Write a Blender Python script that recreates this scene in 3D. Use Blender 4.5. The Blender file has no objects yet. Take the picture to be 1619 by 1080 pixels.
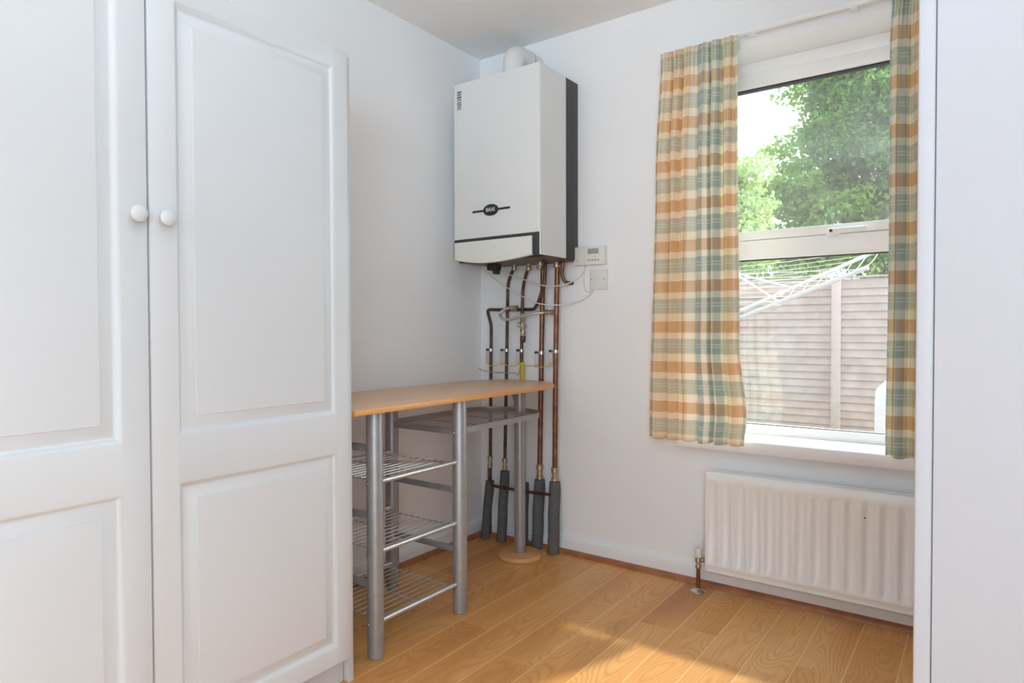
import bpy, bmesh, math, random
from mathutils import Vector, Matrix
PI = math.pi
random.seed(7)
scene = bpy.context.scene
C = scene.collection

# ------------------------------------------------------------------ camera
cam_d = bpy.data.cameras.new('camera')
cam_d.sensor_width = 36.0
cam_d.sensor_fit = 'HORIZONTAL'
cam_d.lens = 1039.64 / 1619 * 36.0
cam_d.clip_start = 0.02
cam_d.clip_end = 200
cam = bpy.data.objects.new('camera', cam_d)
C.objects.link(cam)
YAW, PITCH, ROLL = -0.624404568, -1.93199498e-2, -2.68120362e-3
fw = Vector((math.sin(YAW)*math.cos(PITCH), math.cos(YAW)*math.cos(PITCH), math.sin(PITCH)))
rt = Vector((math.cos(YAW), -math.sin(YAW), 0))
up = rt.cross(fw)
r2 = rt*math.cos(ROLL) + up*math.sin(ROLL)
u2 = -rt*math.sin(ROLL) + up*math.cos(ROLL)
M = Matrix((r2, u2, -fw)).transposed().to_4x4()
M.translation = Vector((2.088, -2.629, 1.041))
cam.matrix_world = M
scene.camera = cam

# ------------------------------------------------------------------ view, world, sun, lights
vs = scene.view_settings
scene.display_settings.display_device = 'sRGB'
vs.view_transform = 'Standard'
vs.look = 'None'
vs.exposure = 0.18
vs.gamma = 1.0
vs.use_curve_mapping = False
scene.cycles.use_denoising = True
scene.cycles.max_bounces = 14
scene.cycles.diffuse_bounces = 10
scene.cycles.glossy_bounces = 4
scene.cycles.transmission_bounces = 6
scene.cycles.transparent_max_bounces = 16
scene.cycles.sample_clamp_indirect = 6.0
scene.cycles.caustics_reflective = False
scene.cycles.caustics_refractive = False

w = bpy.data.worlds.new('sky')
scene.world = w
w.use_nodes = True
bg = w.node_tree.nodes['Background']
# pale summer sky, with a bright zone added on the right to fill the room
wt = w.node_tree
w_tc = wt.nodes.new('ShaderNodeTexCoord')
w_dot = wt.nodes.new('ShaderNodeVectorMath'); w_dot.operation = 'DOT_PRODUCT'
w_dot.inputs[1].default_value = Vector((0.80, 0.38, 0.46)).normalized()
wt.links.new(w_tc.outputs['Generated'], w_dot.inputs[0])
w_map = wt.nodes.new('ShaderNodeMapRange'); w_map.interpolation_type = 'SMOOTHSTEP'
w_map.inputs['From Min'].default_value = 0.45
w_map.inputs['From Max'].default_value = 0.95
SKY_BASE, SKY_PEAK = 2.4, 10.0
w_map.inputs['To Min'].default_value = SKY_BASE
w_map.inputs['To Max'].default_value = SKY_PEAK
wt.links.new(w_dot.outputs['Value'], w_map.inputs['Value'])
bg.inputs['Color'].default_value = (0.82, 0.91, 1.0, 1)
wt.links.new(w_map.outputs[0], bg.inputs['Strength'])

sun_d = bpy.data.lights.new('sun', 'SUN')
sun_d.energy = 4.2
sun_d.angle = math.radians(2.6)
sun_d.color = (1.0, 0.98, 0.94)
sun = bpy.data.objects.new('sun', sun_d)
C.objects.link(sun)
to_sun = Vector((0.30, 1.0, 0.995)).normalized()
sun.rotation_euler = to_sun.to_track_quat('Z', 'Y').to_euler()

def area(name, loc, aim, sx, sy, power, color):
    d = bpy.data.lights.new(name, 'AREA')
    d.shape = 'RECTANGLE'
    d.size, d.size_y = sx, sy
    d.energy = power
    d.color = color
    o = bpy.data.objects.new(name, d)
    C.objects.link(o)
    o.location = loc
    o.rotation_euler = (Vector(loc) - Vector(aim)).to_track_quat('Z', 'Y').to_euler()
    return o
# added fill lamps out of view, brightening the room from behind and above
COOL = (0.67, 0.855, 1.0)
area('rear_fill', (1.95, -7.04, 1.15), (1.6, 0, 0.8), 1.3, 2.2, 15, COOL)  # added fill from behind the camera
area('side_fill', (2.70, -3.35, 1.15), (0.7, -0.6, 0.9), 0.9, 1.3, 21, COOL)  # added soft fill from the right, set in an invented opening
area('ceiling_fill', (2.0, -2.40, 2.37), (1.85, -2.2, 0), 0.45, 0.45, 6.0, COOL)  # added overhead fill, no fixture modelled
bl = area('bounce_fill', (1.95, -3.3, 1.60), (1.15, -0.95, 2.4), 0.4, 0.4, 1.0, COOL)  # added fill bounced off the ceiling ahead, no lamp body
bl.data.spread = math.radians(80)
bl = area('bounce_fill_rear', (1.95, -3.3, 1.60), (1.3, -2.0, 2.4), 0.4, 0.4, 4.6, COOL)  # second added ceiling bounce, aimed nearer the camera
bl.data.spread = math.radians(80)

# ------------------------------------------------------------------ materials
def lin(c):
    return tuple(((x/255)/12.92 if x/255 <= 0.04045 else (((x/255)+0.055)/1.055)**2.4) for x in c)

class N:
    def __init__(self, name):
        self.m = bpy.data.materials.new(name)
        self.m.use_nodes = True
        self.t = self.m.node_tree
        self.b = self.t.nodes['Principled BSDF']
        self.out = self.t.nodes['Material Output']
    def n(self, kind, **kw):
        x = self.t.nodes.new(kind)
        for k, v in kw.items():
            setattr(x, k, v)
        return x
    def l(self, a, b):
        self.t.links.new(a, b)
    def math(self, op, a, b=None, c=None):
        x = self.n('ShaderNodeMath', operation=op)
        for i, v in enumerate((a, b, c)):
            if v is None: continue
            if isinstance(v, (int, float)): x.inputs[i].default_value = v
            else: self.l(v, x.inputs[i])
        return x.outputs[0]
    def mix(self, f, a, b, mode='MIX'):
        x = self.n('ShaderNodeMix', data_type='RGBA', blend_type=mode)
        for s, v in ((x.inputs['Factor'], f), (x.inputs['A'], a), (x.inputs['B'], b)):
            if isinstance(v, (int, float)): s.default_value = v
            elif isinstance(v, tuple): s.default_value = (*v[:3], 1)
            else: self.l(v, s)
        return x.outputs['Result']
    def noise(self, scale, detail=3, vec=None, rough=0.5, dist=0.0):
        x = self.n('ShaderNodeTexNoise')
        x.inputs['Scale'].default_value = scale
        x.inputs['Detail'].default_value = detail
        x.inputs['Roughness'].default_value = rough
        x.inputs['Distortion'].default_value = dist
        if vec is not None: self.l(vec, x.inputs['Vector'])
        return x
    def coords(self, scale=(1, 1, 1), kind='Object'):
        tc = self.n('ShaderNodeTexCoord')
        mp = self.n('ShaderNodeMapping')
        mp.inputs['Scale'].default_value = scale
        self.l(tc.outputs[kind], mp.inputs['Vector'])
        return mp.outputs[0]
    def ramp(self, f, stops):
        x = self.n('ShaderNodeValToRGB')
        e = x.color_ramp.elements
        while len(e) < len(stops): e.new(0.5)
        for i, (p, c) in enumerate(stops):
            e[i].position = p
            e[i].color = (*c[:3], 1)
        self.l(f, x.inputs[0])
        return x.outputs[0]
    def bump(self, h, strength=0.1, dist=0.002):
        x = self.n('ShaderNodeBump')
        x.inputs['Strength'].default_value = strength
        x.inputs['Distance'].default_value = dist
        self.l(h, x.inputs['Height'])
        self.l(x.outputs[0], self.b.inputs['Normal'])
    def base(self, v):
        s = self.b.inputs['Base Color']
        if isinstance(v, tuple): s.default_value = (*v[:3], 1)
        else: self.l(v, s)

def simple(name, col, rough=0.5, metal=0.0, var=0.0, vscale=20, bump=0.0, bscale=200, spec=0.5, bvec=(1, 1, 1)):
    n = N(name)
    n.b.inputs['Roughness'].default_value = rough
    n.b.inputs['Metallic'].default_value = metal
    n.b.inputs['Specular IOR Level'].default_value = spec
    if var > 0:
        f = n.noise(vscale, 4, n.coords()).outputs['Fac']
        lo = tuple(max(0, x*(1-var)) for x in col)
        hi = tuple(min(1, x*(1+var)) for x in col)
        n.base(n.ramp(f, [(0.3, lo), (0.7, hi)]))
    else:
        n.base(col)
    if bump > 0:
        n.bump(n.noise(bscale, 3, n.coords(bvec)).outputs['Fac'], bump)
    return n.m

WALL = simple('wall_paint', (0.865, 0.875, 0.885), 0.75, var=0.012, vscale=3, bump=0.05, bscale=140, spec=0.25)
CEIL = simple('ceiling_paint', (0.86, 0.86, 0.85), 0.85, var=0.01, vscale=3, spec=0.2)
GLOSSW = simple('white_gloss_paint', (0.86, 0.865, 0.875), 0.38, var=0.01, vscale=5)
UPVC = simple('white_upvc', (0.90, 0.905, 0.91), 0.3, var=0.008, vscale=4)
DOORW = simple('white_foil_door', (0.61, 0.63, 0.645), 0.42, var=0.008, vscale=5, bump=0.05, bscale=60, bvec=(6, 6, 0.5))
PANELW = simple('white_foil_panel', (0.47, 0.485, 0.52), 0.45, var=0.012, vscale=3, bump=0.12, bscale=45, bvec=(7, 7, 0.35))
BOILW = simple('boiler_enamel', (0.73, 0.74, 0.73), 0.35, var=0.008, vscale=3)
FLAPW = simple('boiler_flap_cream', (0.75, 0.76, 0.70), 0.4, var=0.01, vscale=5)
DARKG = simple('boiler_dark_grey', (0.040, 0.040, 0.042), 0.45, var=0.06, vscale=8)
BADGE = simple('badge_black', (0.018, 0.018, 0.017), 0.4, var=0.05, vscale=30)
LETTER = simple('badge_letter_grey', (0.62, 0.62, 0.62), 0.4, var=0.03, vscale=60)
BARINK = simple('label_ink', (0.10, 0.10, 0.105), 0.6, var=0.2, vscale=90)
PAPER = simple('label_paper', (0.72, 0.72, 0.73), 0.6, var=0.02, vscale=40)
FLUEW = simple('flue_white', (0.74, 0.74, 0.73), 0.4, var=0.01, vscale=6)
RUBBER = simple('black_rubber', (0.03, 0.03, 0.03), 0.6, var=0.1, vscale=20)
COPPER = simple('aged_copper', (0.25, 0.105, 0.058), 0.38, 0.75, var=0.35, vscale=26)
COPDARK = simple('tarnished_copper', (0.105, 0.060, 0.045), 0.42, 0.6, var=0.4, vscale=30)
COPTAN = simple('brown_copper', (0.21, 0.10, 0.065), 0.4, 0.7, var=0.35, vscale=22)
BRASS = simple('brass_fitting', (0.52, 0.43, 0.28), 0.35, 0.8, var=0.2, vscale=60)
STEEL = simple('chrome', (0.62, 0.61, 0.58), 0.2, 1.0, var=0.06, vscale=40)
BRAID = simple('steel_braid', (0.60, 0.58, 0.54), 0.4, 0.7, var=0.3, vscale=300, bump=0.4, bscale=600)
FOAM = simple('grey_pipe_foam', (0.115, 0.115, 0.117), 0.9, var=0.12, vscale=25, bump=0.25, bscale=250)
YELLOW = simple('yellow_tape', (0.66, 0.50, 0.04), 0.5, var=0.12, vscale=40)
TAGW = simple('clamp_tag', (0.62, 0.57, 0.54), 0.5, var=0.06, vscale=50)
CABLEW = simple('white_cable', (0.72, 0.69, 0.64), 0.45, var=0.04, vscale=50)
PLASTW = simple('cream_plastic', (0.76, 0.75, 0.70), 0.4, var=0.01, vscale=20)
PLASTW2 = simple('white_plastic', (0.76, 0.76, 0.75), 0.4, var=0.01, vscale=20)
LCD = simple('lcd_grey', (0.33, 0.34, 0.34), 0.3, var=0.12, vscale=90)
GREYB = simple('button_grey', (0.36, 0.36, 0.35), 0.5, var=0.05, vscale=40)
SILVER = simple('silver_powder_coat', (0.37, 0.37, 0.37), 0.42, 0.5, var=0.07, vscale=35)
SILVER2 = simple('bright_silver_rod', (0.60, 0.60, 0.59), 0.32, 0.7, var=0.05, vscale=40)
RADW = simple('radiator_enamel', (0.86, 0.865, 0.86), 0.35, var=0.008, vscale=6)
QUAD = simple('orange_quadrant_wood', (0.36, 0.135, 0.055), 0.45, var=0.22, vscale=14)
FENCEW = simple('weathered_fence_board', (0.36, 0.275, 0.245), 0.85, var=0.16, vscale=7, bump=0.3, bscale=40, bvec=(0.4, 1, 8))
FENCEP = simple('fence_post_pink_grey', (0.42, 0.33, 0.305), 0.85, var=0.08, vscale=9)
BARK = simple('bark', (0.13, 0.105, 0.08), 0.9, var=0.35, vscale=12, bump=0.5, bscale=30)
CHAIRP = simple('garden_chair_plastic', (0.36, 0.35, 0.35), 0.45, var=0.02, vscale=10)
AIRER = simple('airer_aluminium', (0.42, 0.395, 0.40), 0.45, 0.25, var=0.06, vscale=20)
LINE = simple('airer_line', (0.50, 0.46, 0.38), 0.6, var=0.04, vscale=50)
GRASS = simple('lawn_green', (0.12, 0.20, 0.05), 0.95, var=0.4, vscale=18, bump=0.5, bscale=90)
CARCDARK = simple('dark_gasket', (0.035, 0.035, 0.034), 0.7, var=0.1, vscale=20)

def beech():
    n = N('beech_veneer')
    v = n.coords((9, 0.9, 9))
    a = n.noise(9, 5, v, 0.6, 0.4).outputs['Fac']
    n.base(n.ramp(a, [(0.25, lin((206, 166, 128))), (0.55, lin((218, 178, 140))), (0.8, lin((226, 190, 152)))]))
    n.b.inputs['Roughness'].default_value = 0.32
    return n.m
BEECH = beech()
def beech_edge():
    n = N('beech_edging')
    a = n.noise(14, 4, n.coords((4, 1, 20)), 0.6).outputs['Fac']
    n.base(n.ramp(a, [(0.3, lin((214, 148, 78))), (0.7, lin((229, 170, 98)))]))
    n.b.inputs['Roughness'].default_value = 0.35
    return n.m
BEECHE = beech_edge()
BEECHD = simple('beech_disc', lin((212, 158, 104)), 0.4, var=0.08, vscale=16)

def oak_floor():
    n = N('oak_laminate')
    tc = n.n('ShaderNodeTexCoord')
    sep = n.n('ShaderNodeSeparateXYZ')
    n.l(tc.outputs['Object'], sep.inputs[0])
    X, Y = sep.outputs[0], sep.outputs[1]
    PW, PL = 0.131, 1.24
    fx = n.math('DIVIDE', n.math('SUBTRACT', X, 0.705-0.131*20), PW)
    ix = n.math('FLOOR', fx)
    ux = n.math('SUBTRACT', fx, ix)
    wn = n.n('ShaderNodeTexWhiteNoise', noise_dimensions='1D')
    n.l(ix, wn.inputs['W'])
    r1 = wn.outputs['Value']
    fy = n.math('DIVIDE', n.math('ADD', Y, n.math('MULTIPLY', r1, 7.0)), PL)
    iy = n.math('FLOOR', fy)
    uy = n.math('SUBTRACT', fy, iy)
    wn2 = n.n('ShaderNodeTexWhiteNoise', noise_dimensions='2D')
    cmb = n.n('ShaderNodeCombineXYZ')
    n.l(ix, cmb.inputs[0]); n.l(iy, cmb.inputs[1])
    n.l(cmb.outputs[0], wn2.inputs['Vector'])
    rc = n.n('ShaderNodeSeparateColor')
    n.l(wn2.outputs['Color'], rc.inputs[0])
    # cathedral grain: distance-like field around a wandering pith line
    gv = n.n('ShaderNodeCombineXYZ')
    n.l(n.math('ADD', X, n.math('MULTIPLY', rc.outputs[0], 13.0)), gv.inputs[0])
    n.l(n.math('ADD', n.math('MULTIPLY', Y, 0.22), n.math('MULTIPLY', rc.outputs[1], 17.0)), gv.inputs[1])
    n.l(n.math('MULTIPLY', rc.outputs[2], 9.0), gv.inputs[2])
    field = n.noise(6.5, 1.5, gv.outputs[0], 0.45, 0.5).outputs['Fac']
    cx = n.math('SUBTRACT', ux, 0.5)
    fld = n.math('ADD', n.math('MULTIPLY', field, 13.0), n.math('MULTIPLY', n.math('MULTIPLY', cx, cx), 7.0))
    ring = n.math('FRACT', n.math('MULTIPLY', fld, 1.9))
    ringv = n.math('POWER', n.math('ABSOLUTE', n.math('SUBTRACT', n.math('MULTIPLY', ring, 2.0), 1.0)), 2.6)
    fine_v = n.n('ShaderNodeCombineXYZ')
    n.l(n.math('MULTIPLY', X, 170.0), fine_v.inputs[0]); n.l(n.math('MULTIPLY', Y, 7.0), fine_v.inputs[1])
    n.l(rc.outputs[1], fine_v.inputs[2])
    fine = n.noise(1.0, 4, fine_v.outputs[0], 0.6).outputs['Fac']
    big = n.noise(3.2, 3, gv.outputs[0], 0.5).outputs['Fac']
    colA = n.ramp(big, [(0.26, lin((182, 112, 50))), (0.50, lin((222, 160, 90))), (0.72, lin((236, 182, 116)))])
    colA = n.mix(n.math('MULTIPLY', rc.outputs[2], 0.30), colA, lin((232, 176, 108)))
    colB = n.mix(n.math('MULTIPLY', n.math('MULTIPLY', ringv, n.math('ADD', 0.25, fine)), n.math('ADD', 0.16, n.math('MULTIPLY', n.noise(1.6, 2, gv.outputs[0]).outputs['Fac'], 0.55))), colA, lin((146, 90, 38)))
    fm = n.math('MULTIPLY', n.math('SUBTRACT', 0.66, fine), 0.9)
    fmc = n.n('ShaderNodeClamp'); n.l(fm, fmc.inputs[0])
    colC = n.mix(fmc.outputs[0], colB, lin((172, 120, 64)))
    # knots
    kv = n.n('ShaderNodeCombineXYZ')
    n.l(n.math('ADD', X, n.math('MULTIPLY', rc.outputs[1], 3.0)), kv.inputs[0])
    n.l(n.math('MULTIPLY', n.math('ADD', Y, n.math('MULTIPLY', rc.outputs[0], 5.0)), 0.45), kv.inputs[1])
    kn = n.n('ShaderNodeTexVoronoi')
    kn.inputs['Scale'].default_value = 3.2
    n.l(kv.outputs[0], kn.inputs['Vector'])
    kf = n.ramp(kn.outputs['Distance'], [(0.0, (0.75, 0.75, 0.75)), (0.07, (0.35, 0.35, 0.35)), (0.16, (0, 0, 0))])
    colD = n.mix(kf, colC, lin((110, 56, 20)))
    # seams: bevel highlights painted as pale lines along planks, end joints
    ex = n.math('MINIMUM', ux, n.math('SUBTRACT', 1.0, ux))
    ey = n.math('MINIMUM', uy, n.math('SUBTRACT', 1.0, uy))
    sx = n.math('LESS_THAN', ex, 0.0125)
    sy = n.math('LESS_THAN', ey, 0.0011)
    seam = n.math('MAXIMUM', sx, n.math('MULTIPLY', sy, 0.35))
    colE = n.mix(n.math('MULTIPLY', seam, 0.72), colD, lin((244, 206, 146)))
    n.base(colE)
    rr = n.math('ADD', 0.27, n.math('MULTIPLY', fine, 0.14))
    n.l(rr, n.b.inputs['Roughness'])
    n.b.inputs['Specular IOR Level'].default_value = 0.45
    n.bump(n.math('SUBTRACT', n.math('MULTIPLY', fine, 0.3), seam), 0.12, 0.0008)
    return n.m
FLOORM = oak_floor()

def curtain_mat():
    n = N('plaid_curtain_cotton')
    uv = n.n('ShaderNodeUVMap')
    sep = n.n('ShaderNodeSeparateXYZ')
    n.l(uv.outputs[0], sep.inputs[0])
    U, V = sep.outputs[0], sep.outputs[1]
    cream, ltg = lin((252, 244, 226)), lin((232, 232, 204))
    orange, green = lin((244, 214, 170)), lin((156, 178, 182))
    weft_orange, weft_green = lin((222, 170, 100)), lin((186, 196, 182))
    def bands(t, period, stops):
        f = n.math('FRACT', n.math('DIVIDE', t, period))
        x = n.n('ShaderNodeValToRGB')
        x.color_ramp.interpolation = 'CONSTANT'
        e = x.color_ramp.elements
        while len(e) < len(stops): e.new(0.5)
        for i, (p, c) in enumerate(stops):
            e[i].position = p; e[i].color = (*c, 1)
        n.l(f, x.inputs[0])
        return x.outputs[0], f
    weft, fv = bands(V, 0.163, [(0.0, weft_green), (0.36, cream), (0.56, weft_orange), (0.84, cream)])
    warp, fu = bands(U, 1.0, [(0.0, orange), (0.07, cream), (0.10, orange), (0.20, cream), (0.23, orange), (0.33, cream), (0.36, orange), (0.42, cream), (0.47, ltg), (0.52, green), (0.58, cream), (0.61, green), (0.66, ltg), (0.73, green), (0.78, ltg), (0.86, orange), (0.91, cream), (0.95, ltg)])
    col = n.mix(0.5, weft, warp)
    # white slubs across green bands
    s1 = n.math('LESS_THAN', n.math('ABSOLUTE', n.math('SUBTRACT', fv, 0.13)), 0.013)
    s2 = n.math('LESS_THAN', n.math('ABSOLUTE', n.math('SUBTRACT', fv, 0.20)), 0.013)
    s3 = n.math('LESS_THAN', n.math('ABSOLUTE', n.math('SUBTRACT', fu, 0.55)), 0.004)
    s = n.math('MAXIMUM', n.math('MAXIMUM', s1, s2), s3)
    col = n.mix(n.math('MULTIPLY', s, 0.6), col, lin((236, 230, 214)))
    wv = n.n('ShaderNodeCombineXYZ')
    n.l(n.math('MULTIPLY', U, 60.0), wv.inputs[0]); n.l(n.math('MULTIPLY', V, 420.0), wv.inputs[1])
    wf = n.noise(1.0, 2, wv.outputs[0]).outputs['Fac']
    col = n.mix(n.math('MULTIPLY', wf, 0.22), col, n.mix(0.5, col, (1.0, 0.97, 0.9)))
    n.t.nodes.remove(n.b)
    d = n.n('ShaderNodeBsdfDiffuse'); n.l(col, d.inputs['Color'])
    tr = n.n('ShaderNodeBsdfTranslucent'); n.l(col, tr.inputs['Color'])
    mx = n.n('ShaderNodeMixShader'); mx.inputs[0].default_value = 0.22
    n.l(d.outputs[0], mx.inputs[1]); n.l(tr.outputs[0], mx.inputs[2])
    n.l(mx.outputs[0], n.out.inputs[0])
    return n.m
CURTAIN = curtain_mat()

def glass():
    n = N('window_glass')
    n.t.nodes.remove(n.b)
    lw = n.n('ShaderNodeLayerWeight'); lw.inputs[0].default_value = 0.5
    f5 = n.math('POWER', lw.outputs['Facing'], 5.0)
    fac = n.math('ADD', 0.085, n.math('MULTIPLY', f5, 0.9))
    tr = n.n('ShaderNodeBsdfTransparent'); tr.inputs[0].default_value = (0.975, 0.985, 0.98, 1)
    gl = n.n('ShaderNodeBsdfGlossy'); gl.inputs['Roughness'].default_value = 0.0
    mx = n.n('ShaderNodeMixShader')
    n.l(fac, mx.inputs[0]); n.l(tr.outputs[0], mx.inputs[1]); n.l(gl.outputs[0], mx.inputs[2])
    # pale translucent film standing in for hazy glare on the pane
    haze = n.n('ShaderNodeBsdfTranslucent'); haze.inputs[0].default_value = (0.85, 0.9, 0.95, 1)
    m2 = n.n('ShaderNodeMixShader')
    a = n.noise(5, 3, n.coords()).outputs['Fac']
    n.l(n.math('MULTIPLY', a, 0.03), m2.inputs[0])
    n.l(mx.outputs[0], m2.inputs[1]); n.l(haze.outputs[0], m2.inputs[2])
    n.l(m2.outputs[0], n.out.inputs[0])
    return n.m
GLASS = glass()

def leaf_mat(name, a, b, tl=0.45):
    n = N(name)
    n.t.nodes.remove(n.b)
    f = n.noise(1.6, 3, n.coords()).outputs['Fac']
    g = n.n('ShaderNodeNewGeometry').outputs['Random Per Island']
    col = n.ramp(n.math('ADD', n.math('MULTIPLY', f, 0.6), n.math('MULTIPLY', g, 0.4)), [(0.25, a), (0.75, b)])
    d = n.n('ShaderNodeBsdfDiffuse'); n.l(col, d.inputs['Color'])
    tr = n.n('ShaderNodeBsdfTranslucent'); n.l(n.mix(0.5, col, (0.55, 0.75, 0.12), 'MIX'), tr.inputs['Color'])
    mx = n.n('ShaderNodeMixShader'); mx.inputs[0].default_value = tl
    n.l(d.outputs[0], mx.inputs[1]); n.l(tr.outputs[0], mx.inputs[2])
    n.l(mx.outputs[0], n.out.inputs[0])
    return n.m
LEAF1 = leaf_mat('tree_leaf_green', (0.10, 0.22, 0.055), (0.22, 0.36, 0.11))
LEAF2 = leaf_mat('tree_leaf_pale', (0.30, 0.42, 0.18), (0.46, 0.56, 0.28))
LEAF3 = leaf_mat('hedge_leaf_dark', (0.055, 0.12, 0.045), (0.15, 0.24, 0.09), 0.25)
LEAF4 = leaf_mat('tree_leaf_blue_green', (0.12, 0.22, 0.10), (0.24, 0.36, 0.18))

# ------------------------------------------------------------------ mesh helpers
def add_box(bm, x0, x1, y0, y1, z0, z1, bev=0.0, seg=2):
    t = bmesh.new()
    bmesh.ops.create_cube(t, size=1.0)
    for v in t.verts:
        v.co = Vector((x0 if v.co.x < 0 else x1, y0 if v.co.y < 0 else y1, z0 if v.co.z < 0 else z1))
    if bev > 0:
        bmesh.ops.bevel(t, geom=t.edges[:], offset=bev, segments=seg, affect='EDGES', profile=0.5)
    merge(bm, t)
def merge(bm, t, mat=None):
    if mat is not None:
        bmesh.ops.transform(t, matrix=mat, verts=t.verts)
    me = bpy.data.meshes.new('tmp')
    t.to_mesh(me); t.free()
    bm.from_mesh(me)
    bpy.data.meshes.remove(me)
def box(*a, **k):
    bm = bmesh.new(); add_box(bm, *a, **k); return bm
def fillet(pts, r, n=6):
    pts = [Vector(p) for p in pts]
    out = [pts[0]]
    for i in range(1, len(pts)-1):
        a, b, c = pts[i-1], pts[i], pts[i+1]
        d1, d2 = (a-b), (c-b)
        rr = min(r, d1.length*0.48, d2.length*0.48)
        p, q = b + d1.normalized()*rr, b + d2.normalized()*rr
        for k in range(n+1):
            t = k/n
            out.append(p*(1-t)**2 + b*2*t*(1-t) + q*t*t)
    out.append(pts[-1])
    return out
def smooth_path(pts, sub=8):
    pts = [Vector(p) for p in pts]
    out = []
    for i in range(len(pts)-1):
        p0 = pts[max(i-1, 0)]; p1 = pts[i]; p2 = pts[i+1]; p3 = pts[min(i+2, len(pts)-1)]
        for k in range(sub):
            t = k/sub
            out.append(0.5*((2*p1) + (p2-p0)*t + (2*p0-5*p1+4*p2-p3)*t*t + (3*p1-p0-3*p2+p3)*t**3))
    out.append(pts[-1])
    return out
def add_tube(bm, pts, r, n=14, caps=True):
    pts = [Vector(p) for p in pts]
    q = [pts[0]]
    for p in pts[1:]:
        if (p-q[-1]).length > 1e-5: q.append(p)
    pts = q
    rad = r if isinstance(r, (list, tuple)) else [r]*len(pts)
    if len(rad) != len(pts): rad = [rad[0]]*len(pts)
    tans = []
    for i in range(len(pts)):
        a = pts[max(i-1, 0)]; b = pts[min(i+1, len(pts)-1)]
        tans.append((b-a).normalized())
    nrm = tans[0].orthogonal().normalized()
    rings = []
    for i, p in enumerate(pts):
        t = tans[i]
        nrm = (nrm - t*nrm.dot(t)).normalized()
        bn = t.cross(nrm)
        rings.append([bm.verts.new(p + (nrm*math.cos(2*PI*k/n) + bn*math.sin(2*PI*k/n))*rad[i]) for k in range(n)])
    for i in range(len(rings)-1):
        for k in range(n):
            bm.faces.new((rings[i][k], rings[i][(k+1) % n], rings[i+1][(k+1) % n], rings[i+1][k]))
    if caps:
        bm.faces.new(rings[0][::-1]); bm.faces.new(rings[-1])
def tube(pts, r, n=14, caps=True):
    bm = bmesh.new(); add_tube(bm, pts, r, n, caps); return bm
def add_lathe(bm, prof, origin=(0, 0, 0), axis='Z', n=24):
    # prof: list of (radius, height)
    rings = []
    o = Vector(origin)
    for rr, h in prof:
        ring = []
        for k in range(n):
            a = 2*PI*k/n
            if axis == 'Z': v = Vector((rr*math.cos(a), rr*math.sin(a), h))
            elif axis == 'Y': v = Vector((rr*math.cos(a), h, -rr*math.sin(a)))
            else: v = Vector((h, rr*math.cos(a), rr*math.sin(a)))
            ring.append(bm.verts.new(o+v))
        rings.append(ring)
    for i in range(len(rings)-1):
        for k in range(n):
            bm.faces.new((rings[i][k], rings[i][(k+1) % n], rings[i+1][(k+1) % n], rings[i+1][k]))
    bm.faces.new(rings[0][::-1]); bm.faces.new(rings[-1])
def lathe(*a, **k):
    bm = bmesh.new(); add_lathe(bm, *a, **k); return bm
def add_prism(bm, poly, a0, a1, axis='Z'):
    def P(p, h):
        if axis == 'Z': return Vector((p[0], p[1], h))
        if axis == 'Y': return Vector((p[0], h, p[1]))
        return Vector((h, p[0], p[1]))
    lo = [bm.verts.new(P(p, a0)) for p in poly]
    hi = [bm.verts.new(P(p, a1)) for p in poly]
    k = len(poly)
    for i in range(k):
        bm.faces.new((lo[i], lo[(i+1) % k], hi[(i+1) % k], hi[i]))
    bm.faces.new(lo[::-1]); bm.faces.new(hi)
def prism(*a, **k):
    bm = bmesh.new(); add_prism(bm, *a, **k); return bm

def world_loc(o):
    v = Vector(o.location)
    p = o.parent
    while p is not None:
        v = v + Vector(p.location); p = p.parent
    return v
def obj(name, bm, mat, parent=None, label=None, sharp=38):
    if parent is not None:
        bmesh.ops.translate(bm, vec=-world_loc(parent), verts=bm.verts)
    bmesh.ops.recalc_face_normals(bm, faces=bm.faces)
    me = bpy.data.meshes.new(name)
    bm.to_mesh(me); bm.free()
    if len(me.polygons):
        me.polygons.foreach_set('use_smooth', [True]*len(me.polygons))
        me.set_sharp_from_angle(angle=math.radians(sharp))
    mats = mat if isinstance(mat, (list, tuple)) else [mat]
    for m in mats: me.materials.append(m)
    o = bpy.data.objects.new(name, me)
    C.objects.link(o)
    if parent is not None: o.parent = parent
    if label: o['label'] = label
    return o
def thing(name, label, cat, loc=(0, 0, 0), group=None):
    o = bpy.data.objects.new(name, None)
    C.objects.link(o)
    o.empty_display_size = 0.05
    o.location = loc
    o['label'] = label; o['category'] = cat
    if group: o['group'] = group
    return o
def tag(o, label, cat, group=None, kind=None):
    o['label'] = label; o['category'] = cat
    if group: o['group'] = group
    if kind: o['kind'] = kind
    return o
def struct(name, bm, mat, label, cat, parent=None):
    o = obj(name, bm, mat, parent)
    o['kind'] = 'structure'
    o['label'] = label; o['category'] = cat
    return o

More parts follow.
